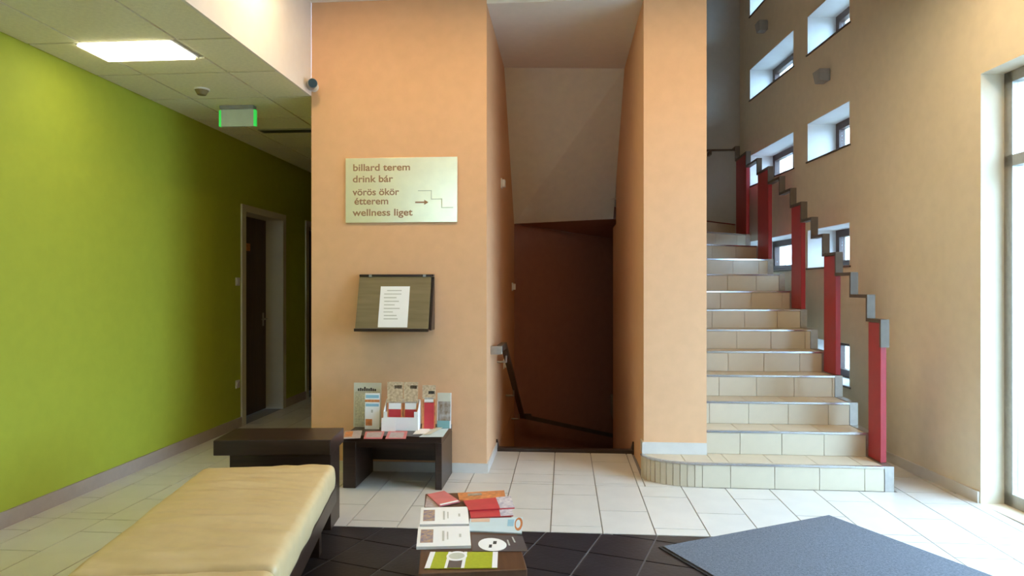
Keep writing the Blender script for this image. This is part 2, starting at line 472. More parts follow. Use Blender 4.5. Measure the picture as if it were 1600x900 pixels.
m = MB(RZ); m.box(DW-0.014, DW-0.0005, 4.31, 5.6, 0, 0.075)
struct(m.build('baseboard_right', M['base']), 'cream skirting of the beige wall')

# ------------------------------------------------------------------ doors on the green wall
for n, (a, b) in enumerate(DOORS, 1):
    d = MB()
    d.box(XG-0.30, XG+0.018, a-0.06, a+0.022, 0, 2.22); d.box(XG-0.30, XG+0.018, b-0.022, b+0.06, 0, 2.22)
    d.box(XG-0.30, XG+0.018, a+0.022, b-0.022, 2.15, 2.22)
    fr = struct(d.build('door_%d' % n, M['frame']), 'cream framed doorway in the green wall')
    lf = MB(); lf.box(XG-0.225, XG-0.185, a+0.024, b-0.024, 0.006, 2.148, 0.003)
    leaf = lf.build('door_leaf', M['door'], fr)
    bk = MB(); bk.box(XG-0.315, XG-0.301, a-0.05, b+0.05, 0.0, 2.21); bk.build('light_stop_panel', M['door'], fr)  # unseen backing added behind the leaf to keep daylight from leaking in
    h = MB(); h.cyl((XG-0.185, b-0.10, 1.03), (XG-0.135, b-0.10, 1.03), 0.010); h.cyl((XG-0.14, b-0.10, 1.03), (XG-0.14, b-0.22, 1.03), 0.009); h.box(XG-0.1855, XG-0.181, b-0.12, b-0.08, 0.95, 1.10, 0.002)
    h.build('door_handle', M['steel'], leaf, smooth=False)
    if n == 1:
        pl = MB(); pl.box(XG-0.1855, XG-0.180, a+0.42, a+0.52, 1.78, 1.86)
        pl.build('door_plate', M['lit_orange'], leaf)

# ------------------------------------------------------------------ stairwell windows
wn = 0
for a, b in WCOLS:
    for z in WROWS:
        wn += 1
        x0, x1 = DW+0.285, DW+0.345
        d = MB(RZ)
        t = 0.075
        d.box(x0, x1, a+0.001, a+t, z+0.001, z+WH-0.001); d.box(x0, x1, b-t, b-0.001, z+0.001, z+WH-0.001)
        d.box(x0, x1, a+t, b-t, z+0.001, z+t); d.box(x0, x1, a+t, b-t, z+WH-t, z+WH-0.001)
        if b-a > 1: d.box(x0, x1, (a+b)/2-0.05, (a+b)/2+0.05, z+t, z+WH-t)
        w = struct(d.build('window_%d' % wn, M['wframe']), 'small brown framed window in a deep reveal')
        g = MB(RZ); g.box(x0+0.026, x0+0.032, a+t, b-t, z+t, z+WH-t); g.build('window_pane', M['glass'], w)
        rv = MB(RZ); rv.box(DW-0.001, x0, b-0.004, b-0.0008, z+0.001, z+WH-0.001); rv.box(DW-0.001, x0, a+0.0008, a+0.004, z+0.001, z+WH-0.001); rv.box(DW-0.001, x0, a+0.004, b-0.004, z+WH-0.004, z+WH-0.0008); rv.box(DW-0.001, x0, a+0.004, b-0.004, z+0.0008, z+0.004)
        rv.build('window_reveal', M['reveal'], w)
        s = MB(RZ); s.box(DW-0.012, x0, a-0.02, b+0.02, z-0.014, z-0.0005); s.build('window_sill', M['darksteel'], w)
# glazed entrance beside the camera
d = MB(RZ)
ea, eb, _, ez = ENT
for u in (ea, (ea+eb)/2-0.07, (ea+eb)/2, eb-0.07): d.box(DW+0.15, DW+0.22, u, u+0.07, 0.0, ez)
d.box(DW+0.15, DW+0.22, ea, eb, ez-0.07, ez-0.001); d.box(DW+0.15, DW+0.22, ea, eb, 2.15, 2.22); d.box(DW+0.15, DW+0.22, ea, eb, 0.0, 0.08)
e = struct(d.build('door_3', M['steel']), 'glazed entrance doors')
g = MB(RZ); g.box(DW+0.182, DW+0.188, ea+0.07, eb-0.07, 0.08, ez-0.07); g.build('door_pane', M['glass'], e)
d = MB(); d.box(-2.55, -1.30, -2.86, -2.80, 2.35, 2.40); d.box(-2.55, -1.30, -2.86, -2.80, 3.30, 3.35); d.box(-2.55, -2.50, -2.86, -2.80, 2.40, 3.30); d.box(-1.35, -1.30, -2.86, -2.80, 2.40, 3.30)
e = struct(d.build('window_%d' % (wn+1), M['wframe']), 'high window behind the camera')
g = MB(); g.box(-2.5, -1.35, -2.833, -2.827, 2.40, 3.30); g.build('window_pane', M['glass'], e)
# paving outside the entrance
m = MB(RZ); m.box(DW+0.43, 40, -30, 40, -0.2, -0.06)
struct(m.build('ground', M['asphalt']), 'paving outside the entrance')

# ------------------------------------------------------------------ staircase
stair = empty('staircase', 'cream tiled stairs climbing beside the orange pier, winding left at the top', 'staircase', (1.6, YRI[0], 0))
stair_inv = Matrix.Translation(stair.location).inverted()
def sub(o, parent=stair):
    o.parent = parent
    o.matrix_parent_inverse = Matrix.Translation(parent.location).inverted()
    return o
# rounded left end of the first step
CXA, CYA, RXA, RYA = 0.95, 4.976, 0.385, 0.236
arc = [(CXA - RXA*math.sin(t), CYA - RYA*math.cos(t)) for t in (math.pi/2*k/12 for k in range(13))]   # from the front round to the side
def front(n):   # front edge of step n (1-based): left, right
    return (XS0, YLE[n-1]), (XS1, YRI[n-1])
treads = {}
for n in range(1, 13):
    (xl, yl), (xr, yr) = front(n); (xl2, yl2), (xr2, yr2) = front(n+1)
    treads[n] = [(xl, yl), (xr, yr), (xr2, yr2), (xl2, yl2)]
YS = YFAR-0.004
treads[13] = [(XS0, 7.57), (XS1, 8.75), (XS1, YS), (1.80, YS), (XS0, 7.80)]
treads[14] = [(XS0, 7.80), (1.80, YS), (XS0, YS)]
b = MB()
for n, poly in treads.items():
    b.prism([p for p in poly], 0.0 if n < 14 else 2.24, n*RISE-0.012)
b.prism([(XS0, YRI[0])] + arc + [(XS0, Y0-0.001)], 0.0, RISE-0.012)
sub(b.build('stair_core', M['sgrout']))
b = MB(); b.box(XL1+0.003, XS0-0.001, 7.80, YS, 2.40, 15*RISE)
struct(b.build('floor_landing', M['stile']), 'tiled landing above the niche')
def strips(poly, x_first, step=0.297):
    xs = [p[0] for p in poly]
    k = int(math.floor((min(xs)-x_first)/step))
    out = []
    while x_first+k*step < max(xs):
        q = clip(clip(poly, 1, 0, x_first+(k+1)*step), -1, 0, -(x_first+k*step))
        if len(q) >= 3 and area(q) > 2e-3: out.append(q)
        k += 1
    return out
tread_off = {}
for n, poly in treads.items():
    off = 1.14+0.135*(n-1)
    pl = poly
    for q in strips(pl, off):
        t = tile(q, 'tread_tile', M['stile'], None, n*RISE-0.0115, n*RISE, 0.0025)
        if t: sub(t)
pl = [(XS0, YRI[0])] + arc + [(XS0, Y0-0.001)]
for q in strips(pl, 1.14):
    t = tile(q, 'tread_tile', M['stile'], None, RISE-0.0115, RISE, 0.0025)
    if t: sub(t)
def riser(p, q, n, ax=0.0, bx=1.0):
    """thin tile standing on the front line p-q of step n"""
    dx, dy = q[0]-p[0], q[1]-p[1]; l = math.hypot(dx, dy)
    nx, ny = dy/l, -dx/l
    e = 0.002/l
    A = (p[0]+dx*e, p[1]+dy*e); B = (q[0]-dx*e, q[1]-dy*e)
    z0, z1 = (n-1)*RISE+0.002, n*RISE-0.014
    poly = [A, B, (B[0]+nx*0.008, B[1]+ny*0.008), (A[0]+nx*0.008, A[1]+ny*0.008)]
    m = MB(); m.prism(poly, z0, z1)
    return sub(m.build('riser_tile', M['stile'], origin=((A[0]+B[0])/2, (A[1]+B[1])/2, z0)))
def riser_row(p, q, n, x_first):
    cuts = [p[0]]; k = int(math.floor((p[0]-x_first)/0.297))
    while x_first+k*0.297 < q[0]:
        x = x_first+k*0.297
        if x > p[0]+0.02 and x < q[0]-0.02: cuts.append(x)
        k += 1
    cuts.append(q[0])
    for a, c in zip(cuts, cuts[1:]):
        ya = p[1]+(q[1]-p[1])*(a-p[0])/(q[0]-p[0]); yc = p[1]+(q[1]-p[1])*(c-p[0])/(q[0]-p[0])
        riser((a, ya), (c, yc), n)
for n in range(1, 14):
    p, q = front(n)
    if n == 1: p = (CXA, YRI[0])
    riser_row(p, q, n, 1.14+0.135*(n-1))
riser_row((XS0, 7.80), (1.80, YS), 14, 1.14)
for a, c in zip(arc, arc[1:]): riser(c, a, 1)
def bar(p, q, n, mat_, name):
    dx, dy = q[0]-p[0], q[1]-p[1]; l = math.hypot(dx, dy); nx, ny = dy/l, -dx/l
    poly = [(p[0]-nx*0.012, p[1]-ny*0.012), (q[0]-nx*0.012, q[1]-ny*0.012), (q[0]+nx*0.013, q[1]+ny*0.013), (p[0]+nx*0.013, p[1]+ny*0.013)]
    return poly
for n in range(1, 15):
    p, q = front(n) if n < 14 else ((XS0, 7.80), (1.80, YS))
    m = MB(); m.prism(bar(p, q, n, None, None), n*RISE-0.011, n*RISE+0.002)
    if n == 1:
        pts = [(XS0, YRI[0])] + arc
        for a, c in zip(pts, pts[1:]): m.prism(bar(c, a, 1, None, None), RISE-0.011, RISE+0.002)
    sub(m.build('step_nosing', M['nosing']))
# stepped steel edging on the open side
for n in range(1, 14):
    y, y2 = YRI[n-1], (YRI[n] if n < 13 else YS-0.01)
    m = MB(); m.box(XS1+0.001, XS1+0.060, y-0.012, y+0.012, (n-1)*RISE+0.001, n*RISE+0.004); m.box(XS1+0.001, XS1+0.060, y+0.012, y2-0.012, n*RISE-0.020, n*RISE+0.004)
    m.box(XS1+0.001, XS1+0.010, y+0.012, y2, (n-1)*RISE-0.05 if n > 1 else 0.001, n*RISE-0.020)
    sub(m.build('edge_strip', M['steel']))

# ------------------------------------------------------------------ railing with red panels
rail = empty('stair_railing', 'stepped metal stair railing with tall red panels', 'railing', (2.19, YRI[0], RISE))
RH = 0.995
PX0, PX1 = 2.166, 2.222
m = MB()
for n in range(1, 13):
    z = n*RISE+RH
    ya = YRI[n-1] if n > 1 else 4.81
    yb = YRI[n]
    m.box(PX0, PX1, ya-0.012, yb+0.012, z-0.024, z)                       # level piece above tread n
    m.box(PX0, PX1, yb-0.012, yb+0.012, z, z+RISE-0.024)                   # upright to the next one
m.box(PX0, PX1, 4.81-0.012, 4.81+0.012, RISE+RH-0.024-RISE, RISE+RH-0.024)  # drop at the lower end
z = 13*RISE+RH
m.box(PX0, PX1, YRI[12]-0.012, YFAR-0.10, z-0.024, z)
m.box(1.55, PX1, YFAR-0.13, YFAR-0.10, z-0.024, z); m.box(1.55, 1.575, YFAR-0.13, YFAR-0.10, z, z+RISE); m.box(0.9, 1.575, YFAR-0.13, YFAR-0.10, z+RISE-0.024, z+RISE)
m.box(1.88, 1.91, YFAR-0.13, YFAR, z-0.07, z-0.024); m.box(1.10, 1.13, YFAR-0.13, YFAR, z+RISE-0.07, z+RISE-0.024)
o = m.build('handrail', M['darksteel'])
sub(o, rail); o.matrix_parent_inverse = Matrix.Translation(rail.location).inverted()
for n in (1, 4, 7, 10, 12):
    y, y2 = (YRI[n-1] if n > 1 else 4.81), YRI[n]
    m = MB(); m.box(2.174, 2.214, y+0.012, y2-0.012, n*RISE+0.006, n*RISE+RH-0.026, 0.003)
    sub(m.build('panel', M['red']), rail)

# ------------------------------------------------------------------ basement stairs
low = empty('basement_stairs', 'dark steps going down in the niche', 'staircase', (0, YPIT, 0))
m = MB()
for k in range(7):
    m.box(XL1+0.001, XR0-0.001, YPIT+0.26*k, YPIT+0.26*(k+1), -2.78, -0.17*k-0.17)
m.prism([(XL1+0.001, YPIT+1.82), (XR0-0.001, YPIT+1.82), (XR0-0.001, 8.75), (XL1+0.001, 7.70)], -2.79, -1.36)
sub(m.build('lower_steps', M['brown_wall']), low)
m = MB(); m.box(XL1+0.001, XR0-0.001, YPIT-0.07, YPIT, -TZ-0.0, 0.028, 0.004)
sub(m.build('top_nosing', M['dwood']), low)
m = MB(); m.hexa([(XL1+0.001,YPIT-0.06,0.0),(XL1+0.014,YPIT-0.06,0.0),(XL1+0.014,7.6,-1.35),(XL1+0.001,7.6,-1.35)], [(XL1+0.001,YPIT-0.06,0.10),(XL1+0.014,YPIT-0.06,0.10),(XL1+0.014,7.6,-1.12),(XL1+0.001,7.6,-1.12)])
sub(m.build('side_skirting', M['dwood']), low)
m = MB(); m.hexa([(XR0-0.014,YPIT-0.06,0.0),(XR0-0.001,YPIT-0.06,0.0),(XR0-0.001,7.6,-1.35),(XR0-0.014,7.6,-1.35)], [(XR0-0.014,YPIT-0.06,0.10),(XR0-0.001,YPIT-0.06,0.10),(XR0-0.001,7.6,-1.12),(XR0-0.014,7.6,-1.12)])
sub(m.build('side_skirting', M['dwood']), low)

hr = empty('handrail', 'dark handrail following the basement stairs down and turning right', 'handrail', (-0.5, 5.25, 0.9))
def ribbon(mb, p, q, w=0.045, hgt=0.05):
    """flat handrail piece from p to q"""
    p, q = Vector(p), Vector(q); d = (q-p); s = Vector((d.y, -d.x, 0)).normalized()*w/2; u = Vector((0,0,hgt/2))
    mb.hexa([p-s-u, p+s-u, q+s-u, q-s-u], [p-s+u, p+s+u, q+s+u, q-s+u])
m = MB(); ribbon(m, (-0.505,5.24,0.905), (-0.505,5.62,0.90)); ribbon(m, (-0.505,5.60,0.90), (-0.47,7.52,-0.06)); ribbon(m, (-0.47,7.50,-0.05), (-0.40,7.72,-0.09))
ribbon(m, (-0.45,7.56,-0.07), (0.72,8.72,-0.54))
sub(m.build('rail', M['darksteel']), hr)
m = MB(); m.box(-0.577, -0.485, 5.225, 5.26, 0.86, 0.925, 0.004)
sub(m.build('rail_end', M['steel']), hr)
for (yy, zz) in ((5.75, 0.80), (6.6, 0.375), (7.35, 0.0)):
    m = MB(); m.cyl((-0.5, yy, zz), (-0.5, yy, zz-0.06), 0.008); m.cyl((-0.5, yy, zz-0.055), (-0.577, yy, zz-0.055), 0.008)
    sub(m.build('bracket', M['steel']), hr)
for k, (y, z, lab) in enumerate(((6.12, 2.335, 'small pale square light high on the niche side wall'), (7.40, 1.394, 'small pale square light deep in the niche at eye level'), (6.36, 0.66, 'small pale square fitting low on the niche wall below the handrail'))):
    t = empty('wall_light', lab, 'light', (XL1, y, z), group='small lights on the niche wall')
    m = MB(); m.box(0.001, 0.012, -0.045, 0.045, -0.045, 0.045, 0.003); m.build('back_plate', M['plastic_white'], t)
    m = MB(); m.box(0.012, 0.040, -0.033, 0.033, -0.033, 0.033, 0.006); m.build('diffuser', M['plastic_white'], t)

# ------------------------------------------------------------------ corridor fittings
t = empty('ceiling_light', 'lit rectangular fluorescent light in the corridor ceiling', 'light', (-2.625, 3.955, ZCOR))
m = MB(); m.box(-0.305, 0.305, -0.155, 0.155, 0.0, 0.011); m.build('housing', M['plastic_white'], t)
m = MB(); m.box(-0.292, 0.292, -0.142, 0.142, -0.016, -0.0005, 0.006); m.build('diffuser', M['tube'], t)
t = empty('exit_sign', 'exit light box with green lit edges hanging from the corridor ceiling', 'sign', (-2.62, 5.22, ZCOR))
m = MB(); m.box(-0.14, 0.14, -0.03, 0.03, -0.030, -0.0005, 0.003); m.build('mount', M['plastic_grey'], t)
m = MB(); m.box(-0.135, 0.135, -0.012, 0.012, -0.165, -0.030, 0.002); m.build('face', M['acrylic'], t)
for s in (-1, 1):
    m = MB(); m.box(*sorted((s*0.1355, s*0.153)), -0.014, 0.014, -0.165, -0.034, 0.002); m.build('lit_edge', M['exit_green'], t)
t = empty('smoke_detector', 'round smoke detector on the corridor ceiling', 'smoke detector', (-2.66, 4.75, ZCOR))
m = MB(); m.cyl((0,0,-0.012), (0,0,-0.0005), 0.055, 24); m.build('base', M['plastic_white'], t, smooth=False)
m = MB(); m.cyl((0,0,-0.045), (0,0,-0.012), 0.030, 24, 0.048); m.build('sensor_head', mat('detector_tan', (0.20,0.15,0.06), 0.5), t)
t = empty('air_vent', 'dark slotted air vent across the corridor ceiling', 'vent', (-2.40, 6.05, ZCOR))
m = MB(); m.box(-0.42, 0.42, -0.06, 0.06, -0.012, -0.0005, 0.002); m.build('vent_frame', M['gridbar'], t)
for k in range(3):
    m = MB(); m.box(-0.40, 0.40, -0.045+0.032*k, -0.02+0.032*k, -0.016, -0.0125); m.build('slat', M['plastic_dark'], t)
t = empty('light_switch', 'white light switch on the green wall beside the doorway', 'switch', (XG, 6.40, 1.443))
m = MB(); m.box(0.0005, 0.010, -0.040, 0.040, -0.040, 0.040, 0.003); m.build('plate', M['plastic_white'], t)
m = MB(); m.box(0.010, 0.015, -0.026, 0.026, -0.026, 0.026, 0.002); m.build('rocker', M['plastic_white'], t)
t = empty('wall_socket', 'white socket low on the green wall beside the doorway', 'socket', (XG, 6.40, 0.432))
m = MB(); m.box(0.0005, 0.010, -0.040, 0.040, -0.040, 0.040, 0.003); m.build('plate', M['plastic_white'], t)
m = MB(); m.cyl((0.010,0,0), (0.016,0,0), 0.028, 20); m.build('socket_insert', M['plastic_white'], t)

# ------------------------------------------------------------------ security camera
t = empty('security_camera', 'small security camera on the corner of the orange wall', 'camera', (-1.885, Y0, 2.905))
m = MB(); m.cyl((-0.012,-0.0005,0.0), (-0.012,-0.018,0.0), 0.035, 20); m.cyl((-0.012,-0.018,0), (0.0,-0.06,-0.005), 0.014, 12); m.build('mount', M['plastic_white'], t)
m = MB(); m.cyl((-0.030,-0.045,0.002), (0.030,-0.145,-0.012), 0.036, 20); hs = m.build('housing', M['plastic_grey'], t)
m = MB(); m.cyl((0.030,-0.145,-0.012), (0.033,-0.151,-0.0125), 0.032, 20); m.build('lens_face', M['lens'], hs)

# ------------------------------------------------------------------ directory sign
def text_mesh(name, body, width, material, parent, x, z, y, extrude=0.0008, bold=0.012, size=0.06):
    cu = bpy.data.curves.new(name, 'FONT')
    cu.body = body; cu.size = 1.0; cu.offset = bold; cu.extrude = 0.0
    ob = bpy.data.objects.new(name, cu); COL.objects.link(ob)
    dg = bpy.context.evaluated_depsgraph_get()
    me = bpy.data.meshes.new_from_object(ob.evaluated_get(dg))
    bpy.data.objects.remove(ob)
    xs = [v.co.x for v in me.vertices]
    s = width/(max(xs)-min(xs)); x_off = min(xs)
    sy = size
    for v in me.vertices:
        v.co = Vector(((v.co.x-x_off)*s, 0.0, v.co.y*sy))
    me.materials.clear(); me.materials.append(material)
    o = bpy.data.objects.new(name, me); COL.objects.link(o)
    o.parent = parent; o.location = (x, y, z)
    return o
SX, SZ = -1.6500, 1.873
t = empty('directory_sign', 'shiny metal direction sign with brown lettering on the orange wall', 'sign', (SX, Y0, SZ))
SW, SH = 0.853, 0.487
m = MB(); m.box(0, SW, -0.014, -0.008, 0, SH, 0.001); plate = m.build('plate', M['sign'], t)
m = MB()
for xx in (0.03, SW-0.03):
    for zz in (0.03, SH-0.03): m.cyl((xx, -0.008, zz), (xx, -0.0005, zz), 0.008, 10)
m.build('spacer', M['steel'], t)
kx, kz = SW/174.0, SH/99.0
for body, x0, x1, yb in (('billard terem', 553, 642, 267.5), ('drink bár', 552.5, 615.6, 285), ('vörös ökör', 552, 625, 305), ('étterem', 555, 608, 319), ('wellness liget', 552, 646, 336.5)):
    text_mesh('lettering', body, (x1-x0)*kx, M['sign_text'], plate, (x0-541)*kx, (347-yb)*kz, -0.0146, size=0.072, bold=0.02)
m = MB(); za = (347-316.7)*kz; xa, xb = (650-541)*kx, (670.5-541)*kx
m.box(xa, xb-0.028, -0.0150, -0.0143, za-0.006, za+0.006); m.quad([(xb-0.032,-0.0150,za-0.019),(xb,-0.0150,za),(xb,-0.0150,za),(xb-0.032,-0.0150,za+0.019)][:2]+[(xb-0.032,-0.0150,za+0.019)])
m.build('arrow', M['sign_text'], plate)
m = MB(); pts = [(655,299),(675,299),(675,312),(691,312),(691,325),(708,325)]
for (a, c), (e_, f_) in zip(pts, pts[1:]):
    X0, X1 = sorted(((a-541)*kx, (e_-541)*kx)); Z0, Z1 = sorted(((347-c)*kz, (347-f_)*kz))
    m.box(X0-0.003, X1+0.003, -0.0150, -0.0143, Z0-0.003, Z1+0.003)
m.build('stair_symbol', M['sign_line'], plate)

# ------------------------------------------------------------------ menu display box
t = empty('menu_box', 'dark wooden display box with sloping front on the orange wall', 'display box', (-1.53, Y0, 1.07))
BW = 0.560
m = MB()   # cheeks and back, profile in y-z
m.hexa([(BW-0.015,-0.001,0.0),(BW-0.015,-0.132,0.0),(BW-0.015,-0.022,0.392),(BW-0.015,-0.001,0.392)], [(BW,-0.001,0.0),(BW,-0.132,0.0),(BW,-0.022,0.392),(BW,-0.001,0.392)])
m.hexa([(0,-0.001,0.0),(0,-0.132,0.0),(0,-0.022,0.392),(0,-0.001,0.392)], [(0.015,-0.001,0.0),(0.015,-0.132,0.0),(0.015,-0.022,0.392),(0.015,-0.001,0.392)])
m.box(0.015, BW-0.015, -0.012, -0.001, 0.0, 0.392)
m.build('case', M['dwood'], t)
m = MB(); m.hexa([(-0.004,-0.148,0.012),(BW-0.020,-0.148,0.012),(BW-0.020,-0.134,0.012),(-0.004,-0.134,0.012)], [(-0.004,-0.038,0.395),(BW-0.020,-0.038,0.395),(BW-0.020,-0.024,0.395),(-0.004,-0.024,0.395)])
m.build('sloping_front', M['box_panel'], t)
m = MB(); m.box(-0.004, BW, -0.045, -0.0005, 0.395, 0.412, 0.002); m.build('top_rail', M['dwood'], t)
m = MB(); m.box(-0.006, BW-0.018, -0.172, -0.134, -0.008, 0.014, 0.002); m.build('bottom_ledge', M['dwood'], t)
for xx in (0.07, BW-0.08):
    m = MB(); m.box(xx, xx+0.022, -0.048, -0.0455, 0.392, 0.410); m.build('hinge', M['steel'], t)
t2 = empty('menu_sheet', 'white printed sheet on the sloping display box', 'paper', (-1.53, Y0, 1.07))
def sl(x, z):   # point on the sloping front
    return (x, -0.1485-(-0.110)*(z-0.012)/0.383-0.0005, z)
m = MB(); m.hexa([sl(0.165,0.022), sl(0.385,0.022), sl(0.385,0.322), sl(0.165,0.322)], [tuple(Vector(sl(x,z))+Vector((0,-0.0015,0))) for x, z in ((0.165,0.022),(0.385,0.022),(0.385,0.322),(0.165,0.322))])
m.build('sheet', M['paper'], t2)
m = MB()
for k, (za, xa, xb) in enumerate(((0.288,0.215,0.325),(0.262,0.195,0.325),(0.235,0.195,0.290),(0.208,0.200,0.310),(0.182,0.200,0.280),(0.156,0.200,0.320),(0.130,0.200,0.270),(0.104,0.205,0.300),(0.080,0.205,0.310))):
    m.quad([tuple(Vector(sl(x,z))+Vector((0,-0.0022,0))) for x, z in ((xa,za),(xb,za),(xb,za+0.007),(xa,za+0.007))])
m.build('printed_lines', M['print'], t2)

# ------------------------------------------------------------------ brochure table against the orange wall
t = empty('side_table', 'low dark wooden table with brochures against the orange wall', 'table', (-1.18, 4.745, 0))
BT = 0.365
hx = 0.345
m = MB(); m.box(-hx, hx-0.001, -0.215, 0.215, BT-0.045, BT, 0.003); m.build('table_top', M['dwood'], t)
m = MB(); m.box(hx-0.045, hx, -0.213, 0.213, 0.0, BT-0.046, 0.003); m.build('side_panel', M['dwood'], t)
m = MB(); m.box(-hx, -hx+0.09, -0.213, 0.213, 0.0, BT-0.046, 0.003); m.build('side_panel', M['dwood'], t)
m = MB(); m.box(-hx+0.09, hx-0.045, -0.205, -0.180, BT-0.085, BT-0.046); m.build('front_rail', M['dwood'], t)
m = MB(); m.box(-hx+0.09, hx-0.045, 0.180, 0.205, 0.10, BT-0.046); m.build('back_panel', M['dwood'], t)
TOPZ = BT+0.0005

def leaning(name, label, cat, x0, x1, y, h, base, prints, lean=0.06, z0=TOPZ, thick=0.004, group=None):
    """upright card or brochure leaning back a little; prints: (u0, u1, v0, v1, material, part name)"""
    t = empty(name, label, cat, (x0, y, z0), group=group)
    t.rotation_euler = (-lean, 0, 0)
    w = x1-x0
    m = MB(); m.box(0, w, 0, thick, 0.0005, h); card = m.build('card', base, t)
    for u0, u1, v0, v1, mt, nm in prints:
        m = MB(); m.box(u0*w, u1*w, -0.0008, -0.0001, v0*h, v1*h); m.build(nm, mt, card)
    return t
t = leaning('display_board', 'pale upright notice board on the low brochure table', 'board', -1.537, -1.333, 4.80, 0.322, M['pale'],
        [(0.05,0.95,0.02,0.80,mat('pale_board_text', (0.55,0.52,0.38), 0.7, noise_amt=0.25, noise_scale=80),'printed_text')], 0.05)
m = MB()    # blurred dark heading: a row of small letter-like strokes
for k, hh in enumerate((0.018,0.022,0.018,0.030,0.020,0.018,0.024,0.018,0.016)):
    m.box(0.030+0.0155*k, 0.030+0.0155*k+0.012, -0.0009, -0.0001, 0.262, 0.262+hh)
m.build('heading', M['print_dark'], t)
m = MB(); m.box(0.02, 0.185, 0.006, 0.05, 0.0005, 0.010); m.build('stand_foot', M['plastic_grey'], t)
leaning('price_leaflet', 'white upright leaflet with blue and orange stripes before the pale board', 'leaflet', -1.432, -1.325, 4.735, 0.258, M['paper'],
        [(0.05,0.95,0.86,0.95,M['lit_mid'],'blue_stripe'), (0.0,1.0,0.75,0.82,M['lit_orange'],'orange_stripe'), (0.05,0.95,0.63,0.71,M['lit_mid'],'blue_stripe'), (0.05,0.50,0.10,0.28,M['lit_orange'],'logo'), (0.42,0.55,0.46,0.54,M['print'],'mark')], 0.04)
# cardboard dispenser with two tall brochures
t = empty('brochure_dispenser', 'white cardboard dispenser holding two tall red brochures', 'dispenser', (-1.286, 4.74, TOPZ))
m = MB(); m.box(0, 0.250, -0.042, -0.038, 0.0005, 0.095); m.build('front_panel', M['paper'], t)
m = MB()
for xx in (0.0, 0.244): m.hexa([(xx,-0.038,0.0005),(xx+0.006,-0.038,0.0005),(xx+0.006,0.05,0.0005),(xx,0.05,0.0005)], [(xx,-0.038,0.135),(xx+0.006,-0.038,0.135),(xx+0.006,0.05,0.21),(xx,0.05,0.21)])
m.box(0.006, 0.244, 0.044, 0.05, 0.0005, 0.21); m.box(0.006, 0.244, -0.038, 0.044, 0.0005, 0.004)
m.build('back_and_sides', M['paper'], t)
m = MB(); m.box(0.0065, 0.028, -0.0415, -0.0382, 0.095, 0.135); m.build('front_tab', M['paper'], t)
m = MB(); m.box(0.222, 0.2435, -0.0415, -0.0382, 0.095, 0.135); m.build('front_tab', M['paper'], t)
tall = [(0.0,1.0,0.55,1.0,M['lit_cream'],'cover_photo'), (0.1,0.9,0.42,0.58,M['paper'],'title_panel'), (0.12,0.88,0.02,0.42,M['lit_red'],'red_panel'), (0.45,0.92,0.86,0.93,M['print_dark'],'title')]
leaning('tall_brochure', 'tall red and cream brochure at the left of the white dispenser', 'brochure', -1.270, -1.155, 4.730, 0.335, M['lit_orange'], tall, 0.06, z0=TOPZ+0.005, group='tall brochures')
leaning('tall_brochure', 'tall red and cream brochure at the right of the white dispenser', 'brochure', -1.150, -1.046, 4.730, 0.335, M['lit_orange'], tall, 0.06, z0=TOPZ+0.005, group='tall brochures')
leaning('tall_brochure', 'tall red and cream brochure standing alone right of the dispenser', 'brochure', -1.020, -0.924, 4.76, 0.315, M['lit_orange'],
        [(0.0,1.0,0.68,1.0,M['lit_cream'],'cover_photo'), (0.15,0.85,0.60,0.72,M['paper'],'title_panel'), (0.15,0.9,0.02,0.62,M['lit_red'],'red_panel'), (0.45,0.92,0.80,0.87,M['print_dark'],'title')], 0.06, group='tall brochures')
leaning('photo_flyer', 'flyer with a house photo at the right end of the table', 'flyer', -0.918, -0.822+0.005, 4.80, 0.255, M['paper'],
        [(0.0,0.95,0.76,1.0,M['pale'],'title_band'), (0.05,0.95,0.22,0.76,M['photo3'],'house_photo'), (0.0,0.9,0.0,0.22,M['lit_teal'],'teal_band')], 0.07)
leaning('white_card', 'small blank white card before the brochure dispenser', 'card', -1.292, -1.190, 4.665, 0.095, M['paper'], [], 0.10)

def sheet(name, label, cat, pts, z, thick, base, prints=(), group=None, pages=None):
    """flat printed sheet or booklet; pts are its four corners (far-left, far-right, near-right, near-left) on the photo, prints are bilinear patches"""
    w = [U(x, y, z) for x, y in pts]
    c = sum((Vector(p) for p in w), Vector())/4
    t = empty(name, label, cat, (c.x, c.y, z), group=group)
    L = [Vector((p.x-c.x, p.y-c.y, 0)) for p in w]
    def B(u, v, dz):   # u left-right, v far-near
        a = L[0].lerp(L[1], u); b_ = L[3].lerp(L[2], u)
        p = a.lerp(b_, v); return (p.x, p.y, dz)
    m = MB(); q = [(0,0),(1,0),(1,1),(0,1)]
    m.hexa([B(u,v,0.0003) for u, v in q], [B(u,v,thick) for u, v in q])
    card = m.build('sheet', base, t)
    for pr in prints:
        if pr[0] == 'oval':
            _, u, v, ru, rv, mt, nm, lift = pr
            m = MB(); m.hexa([B(u+ru*math.cos(a), v+rv*math.sin(a), thick+0.0001) for a in (2*math.pi*k/24 for k in range(24))], [B(u+ru*math.cos(a), v+rv*math.sin(a), thick+lift) for a in (2*math.pi*k/24 for k in range(24))])
        else:
            u0, u1, v0, v1, mt, nm = pr[:6]
            sk = pr[6] if len(pr) > 6 else 0.0
            m = MB(); qq = [(u0+sk,v0),(u1+sk,v0),(u1,v1),(u0,v1)]
            up = 0.0005 if nm == 'dark_mark' else 0.0
            m.hexa([B(u,v,thick+0.0001+up) for u, v in qq], [B(u,v,thick+0.0006+up) for u, v in qq])
        m.build(nm, mt, card)
    return t
ZB = TOPZ
